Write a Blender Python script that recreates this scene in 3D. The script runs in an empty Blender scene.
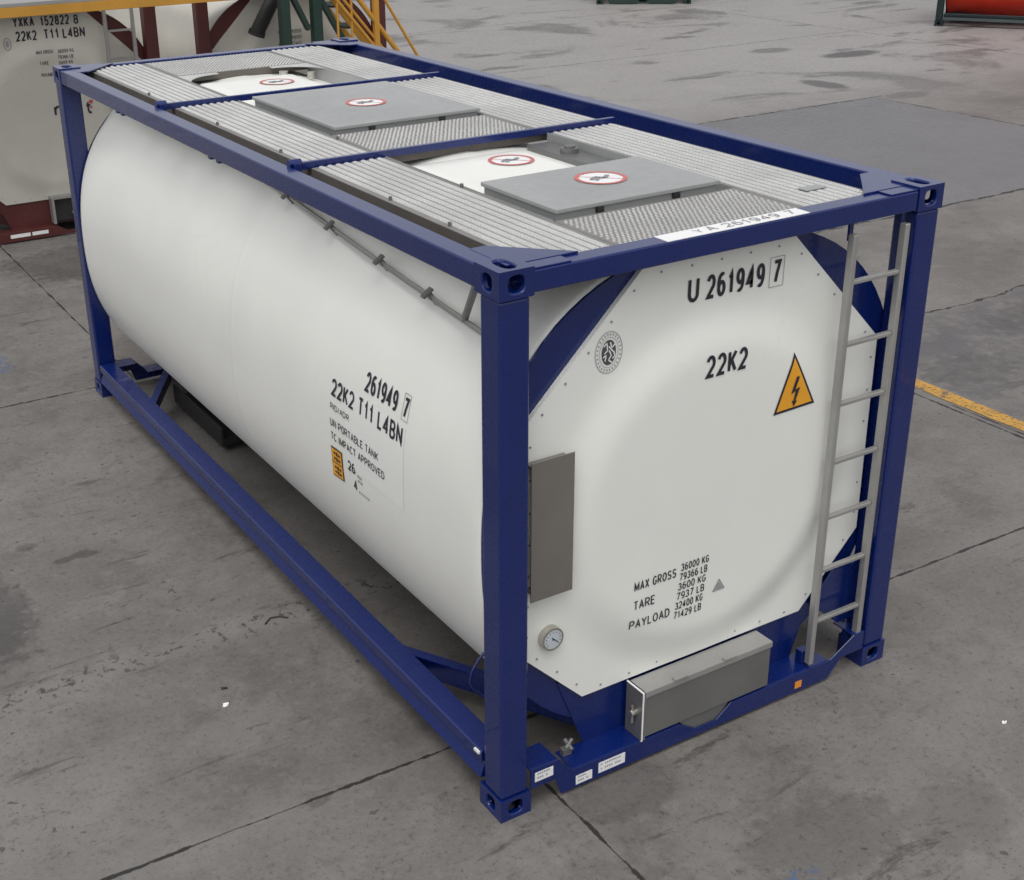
import bpy, bmesh, math, random
from mathutils import Vector, Matrix
random.seed(7)
S = bpy.context.scene
C = S.collection
R = math.radians

# ---------------------------------------------------------------- camera
cam_d = bpy.data.cameras.new('camera')
cam = bpy.data.objects.new('camera', cam_d); C.objects.link(cam)
cam.location = (-2.552356, -3.960856, 4.089288)
cam.rotation_euler = (R(66.662429), R(1.021138), R(-30.997302))
cam_d.sensor_width = 36.0; cam_d.lens = 1318.583 / 1024 * 36.0
cam_d.shift_x = (512 - 452.051) / 1024; cam_d.shift_y = (405.422 - 440) / 1024
cam_d.clip_start = 0.05; cam_d.clip_end = 2000
S.camera = cam

# ---------------------------------------------------------------- world, sun, exposure
SUN_EL, SUN_AZ = R(66), R(-140)          # azimuth: direction the light comes from, from +Y towards +X
w = bpy.data.worlds.new('World'); S.world = w; w.use_nodes = True
nt = w.node_tree; nt.nodes.clear()
sky = nt.nodes.new('ShaderNodeTexSky'); sky.sky_type = 'NISHITA'; sky.sun_disc = False
sky.sun_elevation = SUN_EL; sky.sun_rotation = SUN_AZ
sky.air_density = 1.0; sky.dust_density = 4.0; sky.ozone_density = 1.0
hs = nt.nodes.new('ShaderNodeHueSaturation'); hs.inputs['Saturation'].default_value = 0.13
bg = nt.nodes.new('ShaderNodeBackground'); bg.inputs['Strength'].default_value = 0.15
wo = nt.nodes.new('ShaderNodeOutputWorld')
nt.links.new(sky.outputs[0], hs.inputs['Color']); nt.links.new(hs.outputs[0], bg.inputs['Color']); nt.links.new(bg.outputs[0], wo.inputs[0])
sd = bpy.data.lights.new('sun', 'SUN'); sd.energy = 0.5; sd.angle = R(50); sd.color = (1, .96, .9)
so = bpy.data.objects.new('sun', sd); C.objects.link(so)
d = Vector((math.sin(SUN_AZ) * math.cos(SUN_EL), math.cos(SUN_AZ) * math.cos(SUN_EL), math.sin(SUN_EL)))
so.rotation_euler = d.to_track_quat('Z', 'Y').to_euler(); so.location = (0, 0, 30)
S.view_settings.view_transform = 'Standard'; S.view_settings.look = 'None'
S.view_settings.exposure = 0.26; S.view_settings.gamma = 1.0; S.view_settings.use_curve_mapping = False

# ---------------------------------------------------------------- material helpers
class NG:
    def __init__(s, name):
        s.m = bpy.data.materials.new(name); s.m.use_nodes = True
        s.t = s.m.node_tree; s.p = s.t.nodes['Principled BSDF']; s.out = s.t.nodes['Material Output']
    def n(s, typ, **kw):
        x = s.t.nodes.new(typ)
        for k, v in kw.items(): setattr(x, k, v)
        return x
    def put(s, sock, v):
        if v is None: return
        if isinstance(v, (int, float)): sock.default_value = v
        elif isinstance(v, tuple):
            sock.default_value = v if len(v) == len(sock.default_value) else tuple(v) + (1,)
        else: s.t.links.new(v, sock)
    def m_(s, op, a, b=None, c=None, clamp=False):
        x = s.n('ShaderNodeMath', operation=op, use_clamp=clamp)
        s.put(x.inputs[0], a); s.put(x.inputs[1], b); s.put(x.inputs[2], c); return x.outputs[0]
    def ramp(s, v, a, b, o0=0., o1=1.):
        x = s.n('ShaderNodeMapRange', interpolation_type='SMOOTHSTEP')
        s.put(x.inputs[0], v); s.put(x.inputs[1], a); s.put(x.inputs[2], b); s.put(x.inputs[3], o0); s.put(x.inputs[4], o1)
        return x.outputs[0]
    def noise(s, vec, scale, det=4., rough=.55, dist=0., off=None):
        if off:
            q = s.n('ShaderNodeVectorMath', operation='ADD'); s.put(q.inputs[0], vec); q.inputs[1].default_value = off; vec = q.outputs[0]
        x = s.n('ShaderNodeTexNoise'); s.put(x.inputs['Vector'], vec)
        x.inputs['Scale'].default_value = scale; x.inputs['Detail'].default_value = det
        x.inputs['Roughness'].default_value = rough; x.inputs['Distortion'].default_value = dist
        return x.outputs['Fac']
    def mix(s, f, a, b):
        x = s.n('ShaderNodeMix', data_type='RGBA'); s.put(x.inputs[0], f); s.put(x.inputs[6], a); s.put(x.inputs[7], b); return x.outputs[2]
    def bump(s, h, st, dist=.01):
        x = s.n('ShaderNodeBump'); s.put(x.inputs['Height'], h); x.inputs['Strength'].default_value = st; x.inputs['Distance'].default_value = dist
        s.t.links.new(x.outputs[0], s.p.inputs['Normal'])
    def objco(s): return s.n('ShaderNodeTexCoord').outputs['Object']

def paint(name, col, rough=.35, metal=0., var=.12, dirt=(.12, .11, .10), dirt_amt=.25, scale=2.5, coat=0., spec=.5, bump=.03, rvar=1.):
    g = NG(name); co = g.objco()
    n1 = g.noise(co, scale, 6, .6); n2 = g.noise(co, scale * 14, 4, .6, off=(5, 3, 1))
    c = g.mix(g.ramp(n1, .3, .75), tuple(x * (1 - var) for x in col), tuple(min(1, x * (1 + var * .6)) for x in col))
    grime = g.m_('MULTIPLY', g.ramp(n1, .5, .8), g.ramp(n2, .45, .75))
    c = g.mix(g.m_('MULTIPLY', grime, dirt_amt), c, dirt)
    g.put(g.p.inputs['Base Color'], c); g.p.inputs['Metallic'].default_value = metal
    g.put(g.p.inputs['Roughness'], g.ramp(n2, .2, .8, max(.05, rough - .07*rvar), rough + .1*rvar))
    g.p.inputs['Coat Weight'].default_value = coat; g.p.inputs['Specular IOR Level'].default_value = spec
    g.bump(g.noise(co, scale * 30, 3, .5), bump, .004)
    return g.m
M = {}
M['blue'] = paint('blue_paint', (.0018, .0125, .108), .27, coat=.35, dirt=(.02, .025, .05), dirt_amt=0, var=.06, rvar=.15, bump=0)
M['white'] = paint('white_paint', (.77, .775, .735), .34, var=.035, dirt=(.42, .40, .36), dirt_amt=.16, scale=1.3, coat=.1)
M['steel'] = paint('grey_steel', (.20, .20, .197), .42, metal=.5, dirt=(.16, .15, .14), dirt_amt=.4)
M['lid'] = paint('brushed_lid_sheet', (.34, .345, .345), .45, metal=.1, dirt=(.25, .25, .25), dirt_amt=.4, scale=1.6)
M['galv'] = paint('bare_aluminium', (.40, .395, .38), .40, metal=.55, dirt=(.2, .19, .17), dirt_amt=.3)
M['tread'] = paint('tread_aluminium', (.56, .56, .55), .42, metal=.3, var=.15, dirt=(.26, .25, .22), dirt_amt=.6, scale=2.2)
M['bolt'] = paint('zinc_bolt', (.55, .53, .48), .35, metal=.9)
M['ink'] = paint('black_lettering', (.018, .018, .03), .45, dirt_amt=.1)
M['pale_ink'] = paint('grey_lettering', (.28, .28, .30), .5, dirt_amt=.1)
M['film'] = paint('clear_decal_film', (.763, .770, .745), .34, var=0, dirt_amt=.0, bump=0, rvar=0)
M['sticker'] = paint('sticker_white', (.78, .78, .78), .4, var=.04, dirt_amt=.2)
M['yellow'] = paint('sign_yellow', (.80, .37, .025), .4, dirt_amt=.1)
M['red'] = paint('sign_red', (.52, .08, .065), .45, dirt_amt=.1)
M['orange'] = paint('reflector_orange', (.75, .28, .03), .3)
M['rubber'] = paint('black_rubber', (.02, .02, .02), .6)
M['sign_pink'] = paint('faded_sign_red', (.55, .14, .12), .45, dirt_amt=.1)
M['seal_grey'] = paint('seal_grey', (.07, .07, .075), .5)
M['plate'] = paint('stainless_plate', (.27, .255, .235), .34, metal=.6, dirt=(.17, .15, .13), dirt_amt=.35, scale=1.5)
M['flange'] = paint('shaded_flange_sheet', (.13, .115, .10), .5, metal=.2)  # shade on the folded catwalk edge, put into the colour
M['tread_gap'] = paint('dirty_tread_groove', (.22, .215, .205), .55, metal=.1, dirt=(.14, .13, .12), dirt_amt=.5, scale=4)
M['glass'] = paint('dial_face', (.50, .55, .58), .12, coat=.8)
M['maroon'] = paint('oxide_red_paint', (.085, .018, .016), .45, dirt_amt=.4)
M['green'] = paint('dark_green_paint', (.012, .035, .026), .42, dirt_amt=.3)
M['teal'] = paint('dark_teal_paint', (.004, .014, .018), .42, dirt_amt=.3)
M['cream'] = paint('cream_paint', (.54, .52, .465), .4, var=.08, dirt=(.3, .27, .22), dirt_amt=.3, scale=1.5)
M['tank_red'] = paint('vermilion_paint', (.66, .040, .018), .4, var=.08, dirt_amt=.15)
M['rail_yellow'] = paint('safety_yellow_paint', (.52, .26, .035), .5, dirt=(.15, .10, .05), dirt_amt=.5)

# ---------------------------------------------------------------- mesh helpers
class MB:
    """collects shapes that become ONE mesh object"""
    def __init__(s): s.v = []; s.f = []; s.mi = []; s.sm = []; s.k = 0
    def add(s, vs, fs, smooth=False):
        o = len(s.v); s.v += [tuple(p) for p in vs]
        for f in fs: s.f.append([i + o for i in f]); s.mi.append(s.k); s.sm.append(smooth)
        return s
    def box(s, x0, x1, y0, y1, z0, z1):
        return s.add([(x0,y0,z0),(x1,y0,z0),(x1,y1,z0),(x0,y1,z0),(x0,y0,z1),(x1,y0,z1),(x1,y1,z1),(x0,y1,z1)],
                     [(0,3,2,1),(4,5,6,7),(0,1,5,4),(1,2,6,5),(2,3,7,6),(3,0,4,7)])
    def beam(s, a, b, wd, ht, up=(0, 0, 1)):
        a, b = Vector(a), Vector(b); t = (b - a).normalized(); u = Vector(up)
        sd = t.cross(u).normalized(); u = sd.cross(t)
        vs = []
        for p in (a, b):
            for i, j in ((-1,-1),(1,-1),(1,1),(-1,1)): vs.append(p + sd * i * wd / 2 + u * j * ht / 2)
        return s.add(vs, [(0,1,2,3),(7,6,5,4),(0,4,5,1),(1,5,6,2),(2,6,7,3),(3,7,4,0)])
    def tube(s, pts, r, n=12, caps=True):
        P = [Vector(p) for p in pts]; vs = []; fs = []; prev = None
        for i, p in enumerate(P):
            t = (P[min(i+1, len(P)-1)] - P[max(i-1, 0)]).normalized()
            if prev is None:
                prev = t.orthogonal().normalized()
            prev = (prev - t * prev.dot(t)).normalized(); q = t.cross(prev)
            rr = r[i] if isinstance(r, (list, tuple)) else r
            for k in range(n):
                a = 2 * math.pi * k / n; vs.append(p + (prev * math.cos(a) + q * math.sin(a)) * rr)
        for i in range(len(P) - 1):
            for k in range(n): fs.append((i*n+k, i*n+(k+1) % n, (i+1)*n+(k+1) % n, (i+1)*n+k))
        s.add(vs, fs, True)
        if caps:
            s.add(vs[:n], [tuple(reversed(range(n)))]); s.add(vs[-n:], [tuple(range(n))])
        return s
    def prism(s, poly, a, b, ax='y'):
        """poly in the plane across ax, extruded from a to b"""
        f = {'y': lambda p, t: (p[0], t, p[1]), 'x': lambda p, t: (t, p[0], p[1]), 'z': lambda p, t: (p[0], p[1], t)}[ax]
        n = len(poly); vs = [f(p, a) for p in poly] + [f(p, b) for p in poly]
        fs = [tuple(range(n)), tuple(reversed(range(n, 2*n)))] + [(i, i+n, (i+1) % n + n, (i+1) % n) for i in range(n)]
        return s.add(vs, fs)
    def build(s, name, mat, parent=None, bevel=0., label=None, seg=2):
        me = bpy.data.meshes.new(name); me.from_pydata(s.v, [], s.f)
        for m in (mat if isinstance(mat, list) else [mat]): me.materials.append(m)
        for p, mi, sm in zip(me.polygons, s.mi, s.sm): p.material_index = mi; p.use_smooth = sm
        bm = bmesh.new(); bm.from_mesh(me); bmesh.ops.recalc_face_normals(bm, faces=bm.faces); bm.to_mesh(me); bm.free()
        o = bpy.data.objects.new(name, me); C.objects.link(o)
        if parent: o.parent = parent
        if bevel:
            b = o.modifiers.new('bevel', 'BEVEL'); b.width = bevel; b.segments = seg; b.limit_method = 'ANGLE'; b.angle_limit = R(40)
            b.harden_normals = False
        if label: o['label'] = label
        return o
def tag(o, label, cat, group=None, kind=None):
    if label: o['label'] = label
    if cat: o['category'] = cat
    if group: o['group'] = group
    if kind: o['kind'] = kind
    return o
def empty(name, loc, rz=0):
    e = bpy.data.objects.new(name, None); C.objects.link(e); e.location = loc; e.rotation_euler = (0, 0, rz); e.empty_display_size = .3
    return e

def _arc(cx, cy, rx, ry, a0, a1, n=12):
    return [(cx+rx*math.cos(R(a0+(a1-a0)*i/n)), cy+ry*math.sin(R(a0+(a1-a0)*i/n))) for i in range(n+1)]
GL = {   # grotesque letterforms as centre lines in a unit box
 '0': [_arc(.5,.5,.5,.5,90,450,24)], '1': [[(.08,.74),(.42,.80),(.66,1),(.66,0)]],
 '2': [_arc(.5,.70,.5,.30,165,-35,12)+[(.02,.0),(1,0)]],
 '3': [_arc(.47,.745,.42,.255,160,-80,10)+[(.40,.53)], _arc(.47,.27,.50,.27,75,-165,12)],
 '4': [[(.74,0),(.74,1),(0,.27),(1,.27)]], '5': [[(.92,1),(.16,1),(.06,.50)]+_arc(.48,.32,.50,.32,140,-160,14)],
 '6': [_arc(.5,.31,.48,.31,90,450,18), _arc(.55,.50,.55,.50,62,190,10)],
 '7': [[(0,1),(1,1),(.55,.42),(.34,0)]], '8': [_arc(.5,.75,.42,.25,-90,270,18), _arc(.5,.255,.5,.255,90,450,18)],
 '9': [_arc(.5,.69,.48,.31,90,450,18), _arc(.45,.50,.55,.50,10,-118,10)],
 'A': [[(0,0),(.5,1),(1,0)],[(.2,.32),(.8,.32)]], 'B': [[(0,0),(0,1),(.55,1)]+_arc(.55,.76,.38,.24,80,-90,8)+[(0,.52)],[(.5,.52)]+_arc(.55,.26,.45,.26,80,-90,8)+[(0,0)]],
 'C': [_arc(.52,.5,.52,.5,42,318,18)], 'D': [[(0,0),(0,1),(.4,1)]+_arc(.4,.5,.6,.5,80,-90,10)+[(0,0)]],
 'E': [[(1,1),(0,1),(0,0),(1,0)],[(0,.52),(.88,.52)]], 'F': [[(1,1),(0,1),(0,0)],[(0,.52),(.85,.52)]],
 'G': [_arc(.52,.5,.52,.5,42,330,18)+[(1,.45),(.6,.45)]], 'H': [[(0,0),(0,1)],[(1,0),(1,1)],[(0,.52),(1,.52)]], 'I': [[(.5,0),(.5,1)]],
 'K': [[(0,0),(0,1)],[(1,1),(.05,.36)],[(.32,.60),(1,0)]], 'L': [[(0,1),(0,0),(1,0)]], 'M': [[(0,0),(0,1),(.5,.12),(1,1),(1,0)]],
 'N': [[(0,0),(0,1),(1,0),(1,1)]], 'O': [_arc(.5,.5,.5,.5,90,450,24)], 'P': [[(0,0),(0,1),(.55,1)]+_arc(.55,.73,.43,.27,80,-90,8)+[(0,.46)]],
 'R': [[(0,0),(0,1),(.55,1)]+_arc(.55,.74,.43,.26,80,-90,8)+[(0,.48)],[(.5,.48),(1,0)]],
 'S': [_arc(.5,.745,.45,.255,25,250,10)+_arc(.5,.255,.5,.255,80,-155,10)], 'T': [[(0,1),(1,1)],[(.5,1),(.5,0)]],
 'U': [[(0,1),(0,.3)]+_arc(.5,.3,.5,.3,190,350,10)+[(1,1)]], 'V': [[(0,1),(.5,0),(1,1)]], 'X': [[(0,0),(1,1)],[(0,1),(1,0)]],
 'Y': [[(0,1),(.5,.45),(1,1)],[(.5,.45),(.5,0)]], '/': [[(0,0),(1,1)]],
 'r': [[(.15,0),(.15,.70)],[(.15,.45),(.45,.68),(.85,.70)]], 't': [[(.4,1),(.4,.22),(.55,.02),(.9,.02)],[(.08,.70),(.82,.70)]]}
WD = {'I': .25, '1': .78, 'M': 1.22, ' ': .45, 'L': .85, 'E': .9, 'F': .85, '/': .5, 'O': 1.05, 'N': 1.05, 'T': .95}
def letter(mb, txt, u0, v0, wd, ht, fn, bold=.01):
    """write txt as flat strokes into the box u0..u0+wd, v0..v0+ht of a surface given by fn(u, v) -> 3-D point"""
    gap = .20; tot = sum(WD.get(c, 1) for c in txt) + gap*(len(txt)-1); k = wd/tot; th = ht*(.155 if bold >= .02 else .13)
    th = min(th, k*.36); u = u0; lay = 0
    for ch in txt:
        cw = WD.get(ch, 1)*k
        for pl_ in GL.get(ch, []):
            P_ = [(u+th/2+x*(cw-th), v0+th/2+y*(ht-th)) for x, y in pl_]
            closed = math.hypot(P_[0][0]-P_[-1][0], P_[0][1]-P_[-1][1]) < 1e-6
            Q_ = [P_[0]]
            for a_, b_ in zip(P_, P_[1:]):
                q = max(1, math.ceil(math.hypot(b_[0]-a_[0], b_[1]-a_[1])/.025)); Q_ += [(a_[0]+(b_[0]-a_[0])*i/q, a_[1]+(b_[1]-a_[1])*i/q) for i in range(1, q+1)]
            P_ = Q_
            if closed: P_ = P_[:-1]
            n = len(P_); vs = []; lay += 1; lift = .00012*(lay % 3)
            for i, p in enumerate(P_):
                a = P_[i-1] if (i or closed) else None; b = P_[(i+1) % n] if (i < n-1 or closed) else None
                def nrm(q, r_):
                    dx, dy = r_[0]-q[0], r_[1]-q[1]; l = math.hypot(dx, dy) or 1; return (-dy/l, dx/l)
                n1 = nrm(a, p) if a else nrm(p, b); n2 = nrm(p, b) if b else n1
                mx_, my_ = n1[0]+n2[0], n1[1]+n2[1]; l = math.hypot(mx_, my_) or 1; mx_ /= l; my_ /= l
                cs = max(.45, mx_*n1[0]+my_*n1[1]); q = th/2/cs
                for sg in (1, -1):
                    e = fn(p[0]+mx_*q*sg, p[1]+my_*q*sg); vs.append((e[0]-lift*LIFT[0], e[1]-lift*LIFT[1], e[2]+lift*LIFT[2]))
            mb.add(vs, [(2*i, 2*i+1, (2*i+3) % (2*n), (2*i+2) % (2*n)) for i in range(n if closed else n-1)])
        u += cw+gap*k
    return mb
LIFT = [0, 1, 0]
def word(parent, name, txt, u0, v0, wd, ht, fn, bold=.02, mat=None):
    gap = .20; tot = sum(WD.get(c, 1) for c in txt) + gap*(len(txt)-1); k = wd/tot; u = u0
    for w_ in txt.split(' '):
        ww = (sum(WD.get(c, 1) for c in w_) + gap*(len(w_)-1))*k
        m = MB(); letter(m, w_, u, v0, ww, ht, fn, bold); m.build(name, mat or M['ink'], parent)
        u += ww + (WD[' ']+2*gap)*k
def tri_fill(mb, tri_, fn, n=10):
    a, b, c = tri_; vs = []; idx = {}
    for i in range(n+1):
        for j in range(n+1-i):
            k = n-i-j; idx[i, j] = len(vs); vs.append(fn((a[0]*k+b[0]*i+c[0]*j)/n, (a[1]*k+b[1]*i+c[1]*j)/n))
    fs = []
    for i in range(n):
        for j in range(n-i):
            fs.append((idx[i, j], idx[i+1, j], idx[i, j+1]))
            if j < n-i-1: fs.append((idx[i+1, j], idx[i+1, j+1], idx[i, j+1]))
    return mb.add(vs, fs)
def ring(mb, cu, cv, ru, rv, th, fn, n=40):
    vs = []; fs = []
    for i in range(n):
        a = 2*math.pi*i/n
        vs.append(fn(cu + ru*math.cos(a), cv + rv*math.sin(a))); vs.append(fn(cu + (ru-th)*math.cos(a), cv + (rv-th)*math.sin(a)))
    for i in range(n): j = (i+1) % n; fs.append((2*i, 2*j, 2*j+1, 2*i+1))
    return mb.add(vs, fs)
def disc(mb, cu, cv, ru, rv, fn, n=32):
    return mb.add([fn(cu + ru*math.cos(2*math.pi*i/n), cv + rv*math.sin(2*math.pi*i/n)) for i in range(n)], [tuple(range(n))])
def stroke(mb, pts, wd, fn):
    for (a, b), (c, d_) in zip(pts, pts[1:]):
        L = math.hypot(c-a, d_-b); nx, ny = -(d_-b)/L*wd/2, (c-a)/L*wd/2
        mb.add([fn(a+nx, b+ny), fn(a-nx, b-ny), fn(c-nx, d_-ny), fn(c+nx, d_+ny)], [(0, 1, 2, 3)])
    return mb

# ---------------------------------------------------------------- tank container geometry
W, L, H = 2.438, 6.058, 2.591
XC, ZC, TA, TT, TB, TN = 1.219, 1.30, 1.212, 1.21, 1.17, 2.4
def section(a, grow=0.):
    c, s_ = math.cos(a), math.sin(a); b = TT if s_ > 0 else TB
    k = (abs(c)**TN + abs(s_)**TN) ** (-1/TN)
    x, z = TA*k*c, b*k*s_
    l = math.hypot(x, z); f = (l+grow)/l
    return XC + x*f, ZC + z*f
def side_x(z, off=.0):
    b = TT if z > ZC else TB
    t = max(0, 1 - (abs(z-ZC)/b)**TN) ** (1/TN)
    return XC - TA*t - off
def side_fn(u, v): return (side_x(v, .0035), -u, v)          # u runs towards the viewer's right (-Y)
def bulge(x, z):
    r = math.hypot(x-XC, z-1.30); t = min(1, max(0, (.92-r)/.24)); t = t*t*(3-2*t)
    return .125 - .046*t
def face_fn(u, v): return (u, bulge(u, v) - .003, v)
OCT = [(.53,.41),(1.90,.41),(2.26,.79),(2.25,1.84),(1.645,2.44),(.79,2.44),(.20,1.86),(.185,.75)]
def inside(poly, x, z):
    c = False; n = len(poly)
    for i in range(n):
        (x1, z1), (x2, z2) = poly[i], poly[(i+1) % n]
        if (z1 > z) != (z2 > z) and x < (x2-x1)*(z-z1)/(z2-z1)+x1: c = not c
    return c
def oct_ray(a):
    """distance from the panel centre to its edge along angle a"""
    c, s_ = math.cos(a), math.sin(a); best = 9
    for i in range(8):
        (x1, z1), (x2, z2) = OCT[i], OCT[(i+1) % 8]
        x1 -= XC; x2 -= XC; z1 -= 1.3; z2 -= 1.3
        dn = c*(z2-z1) - s_*(x2-x1)
        if abs(dn) < 1e-9: continue
        t = (x1*(z2-z1) - z1*(x2-x1))/dn; q = (x1*s_ - z1*c)/dn
        if t > 0 and -1e-6 <= q <= 1+1e-6: best = min(best, t)
    return best

def casting(root, x, y, z, dx, dy, dz, mat):
    """ISO corner casting: outer corner at (x,y,z), body grows by the signs dx,dy,dz; oval apertures in three outer faces"""
    m = MB(); wx, wy, wz = .162, .178, .118
    def P(a, b, c): return (x+dx*a, y+dy*b, z+dz*c)
    def holed(w1, w2, fn, r1, r2, c1=None):
        n = 28; cx, cy = w1/2, w2/2; outer = []; inner = []
        for i in range(n):
            a = 2*math.pi*(i+.5)/n; c, s_ = math.cos(a), math.sin(a)
            k = min(cx/abs(c) if abs(c) > 1e-6 else 9, cy/abs(s_) if abs(s_) > 1e-6 else 9)
            outer.append((cx+c*k, cy+s_*k))
            q = (abs(c/r1)**3 + abs(s_/r2)**3) ** (-1/3); inner.append((cx+c*q, cy+s_*q))
        # snap the nearest outer points to the corners
        for qx in (0, w1):
            for qy in (0, w2):
                j = min(range(n), key=lambda t: (outer[t][0]-qx)**2+(outer[t][1]-qy)**2); outer[j] = (qx, qy)
        vs = [fn(p[0], p[1], 0) for p in outer] + [fn(p[0], p[1], 0) for p in inner] + [fn(p[0], p[1], .026) for p in inner]
        fs = [(i, (i+1) % n, (i+1) % n+n, i+n) for i in range(n)] + [(i+n, (i+1) % n+n, (i+1) % n+2*n, i+2*n) for i in range(n)]
        m.add(vs, fs)
    holed(wx, wz, lambda a, b, t: P(a, t, b), .037, .034)        # end face
    holed(wy, wz, lambda a, b, t: P(t, a, b), .034, .034)        # side face
    holed(wx, wy, lambda a, b, t: P(a, b, t), .030, .058)        # top / bottom face
    m.add([P(wx,0,0),P(wx,wy,0),P(wx,wy,wz),P(wx,0,wz)], [(0,1,2,3)])
    m.add([P(0,wy,0),P(wx,wy,0),P(wx,wy,wz),P(0,wy,wz)], [(0,1,2,3)])
    m.add([P(0,0,wz),P(wx,0,wz),P(wx,wy,wz),P(0,wy,wz)], [(0,1,2,3)])
    o = m.build('corner_casting', mat, root)
    bm = bmesh.new(); bm.from_mesh(o.data); bmesh.ops.remove_doubles(bm, verts=bm.verts, dist=.0005)
    bmesh.ops.recalc_face_normals(bm, faces=bm.faces); bm.to_mesh(o.data); bm.free()
    b = o.modifiers.new('bevel', 'BEVEL'); b.width = .009; b.segments = 3; b.limit_method = 'ANGLE'; b.angle_limit = R(60)
    return o

def end_frame(root, fr, y0, sgn, near):
    """blue end frame at y0, growing in direction sgn along Y"""
    Y = lambda t: y0 + sgn*t
    def bx(m, x0, x1, a, b, z0, z1): return m.box(x0, x1, min(Y(a), Y(b)), max(Y(a), Y(b)), z0, z1)
    for x, dx in ((0, 1), (W, -1)):
        casting(root, x, y0, 0, dx, sgn, 1, fr); casting(root, x, y0, H, dx, sgn, -1, fr)
        xa, xb = sorted((x+dx*.006, x+dx*.148)); m = MB(); bx(m, xa, xb, .006, .150, .1185, H-.1185)
        m.build('corner_post', fr, root, bevel=.014, seg=3)
        g = MB()                                            # flat triangular gusset on top of the corner
        g.prism([(x+dx*.09, Y(.088)), (x+dx*.43, Y(.088)), (x+dx*.165, Y(.36)), (x+dx*.09, Y(.36))], 2.5745, 2.5835, 'z')
        g.build('corner_gusset', fr, root, bevel=.002)
        g = MB(); bx(g, *sorted((x+dx*.164, x+dx*.34)), .008, .084, 2.5745, 2.5815); g.build('doubler_plate', fr, root, bevel=.002)
    m = MB(); bx(m, .163, W-.163, .004, .104, 2.482, 2.574); m.build('top_end_rail', fr, root, bevel=.007)
    # low front sill: flat profile with a dropped notch in the middle
    prof = [(.163,.115),(.30,.115),(.335,.018),(2.03,.018),(2.12,.115),(W-.163,.115),(W-.163,.225),(2.20,.222),(2.04,.128),(1.36,.128),(1.27,.060),(1.14,.060),(1.03,.128),(.40,.128),(.315,.222),(.163,.225)]
    m = MB(); m.prism(prof, Y(.004), Y(.012), 'y')
    for (xa, xb, z) in ((.163, .315, .222), (.40, 1.03, .128), (1.36, 2.03, .128), (2.20, W-.163, .222)):
        bx(m, xa, xb, .0125, .155, z-.008, z)
    m.build('bottom_end_rail', fr, root, bevel=.003)
    # ring plate behind the white panel + skirt
    n = 96; m = MB(); vo = []; 
    for i in range(n):
        a = 2*math.pi*i/n; ox, oz = section(a, -.004)
        aa = math.atan2(oz-1.3, ox-XC); r = oct_ray(aa)-.07
        vo += [(ox, Y(.150), oz), (XC+r*math.cos(aa), Y(.150), 1.3+r*math.sin(aa)), (XC+r*math.cos(aa), Y(.162), 1.3+r*math.sin(aa)), (ox, Y(.164), oz)]
    fs = []
    for i in range(n):
        j = (i+1) % n; fs += [(4*i, 4*j, 4*j+1, 4*i+1), (4*i+1, 4*j+1, 4*j+2, 4*i+2), (4*i, 4*i+3, 4*j+3, 4*j)]
    m.add(vo, fs)
    m.build('end_ring', fr, root)
    # saddle web that carries the ring down to the sill
    m = MB(); m.prism([(.56,.12),(1.88,.12),(2.02,.52),(.40,.52)], Y(.142), Y(.1485), 'y')
    m.build('saddle_plate', fr, root)
    for x, dx in ((0, 1), (W, -1)):                          # knee braces ring - sill - side rail
        g = MB(); g.beam((x+dx*.60, Y(.25), .20), (x+dx*.06, Y(1.22), .20), .008, .13)
        g.beam((x+dx*.60, Y(.25), .262), (x+dx*.06, Y(1.22), .262), .055, .008)
        g.build('bottom_brace', fr, root)
        g = MB(); g.prism([(x+dx*.15, .26), (x+dx*.15, .60), (x+dx*.34, .60), (x+dx*.48, .44), (x+dx*.27, .26)], Y(.100), Y(.110), 'y')
        if x: g.build('foot_gusset', fr, root)

def end_panel(root, mat, y0, sgn, bolts=True):
    m = MB(); n = 160; K = 26; vs = []; fs = []
    for k in range(K+1):
        for i in range(n):
            a = 2*math.pi*i/n; r = oct_ray(a)*k/K if k > 0 else .0
            x, z = XC+r*math.cos(a), 1.3+r*math.sin(a)
            vs.append((x, y0+sgn*bulge(x, z), z))
    for k in range(1, K):
        for i in range(n): j = (i+1) % n; fs.append((k*n+i, k*n+j, (k+1)*n+j, (k+1)*n+i))
    for i in range(n): fs.append((0, n+i, n+(i+1) % n))
    # snap edge points to the true corners
    for cx, cz in OCT:
        j = min(range(n), key=lambda t: (vs[K*n+t][0]-cx)**2+(vs[K*n+t][2]-cz)**2); vs[K*n+j] = (cx, y0+sgn*.125, cz)
    m.add(vs, fs, True)
    e = [(v[0], v[2]) for v in vs[K*n:]]
    m.add([(p[0], y0+sgn*.1255, p[1]) for p in e]+[(p[0], y0+sgn*.149, p[1]) for p in e], [(i, (i+1) % n, (i+1) % n+n, i+n) for i in range(n)])
    if bolts:
        m.k = 1
        for i in range(8):
            (x1, z1), (x2, z2) = OCT[i], OCT[(i+1) % 8]; l = math.hypot(x2-x1, z2-z1); q = max(2, round(l/.17))
            for t in range(q):
                f = (t+.5)/q; x = x1+(x2-x1)*f; z = z1+(z2-z1)*f; ln = math.hypot(x-XC, z-1.3)
                x -= (x-XC)/ln*.035; z -= (z-1.3)/ln*.035; y = y0+sgn*.125
                m.tube([(x, y+sgn*.001, z), (x, y-sgn*.004, z)], .0055, 8)
    o = m.build('end_panel', [mat, M['pale_ink']], root)
    return o

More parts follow.
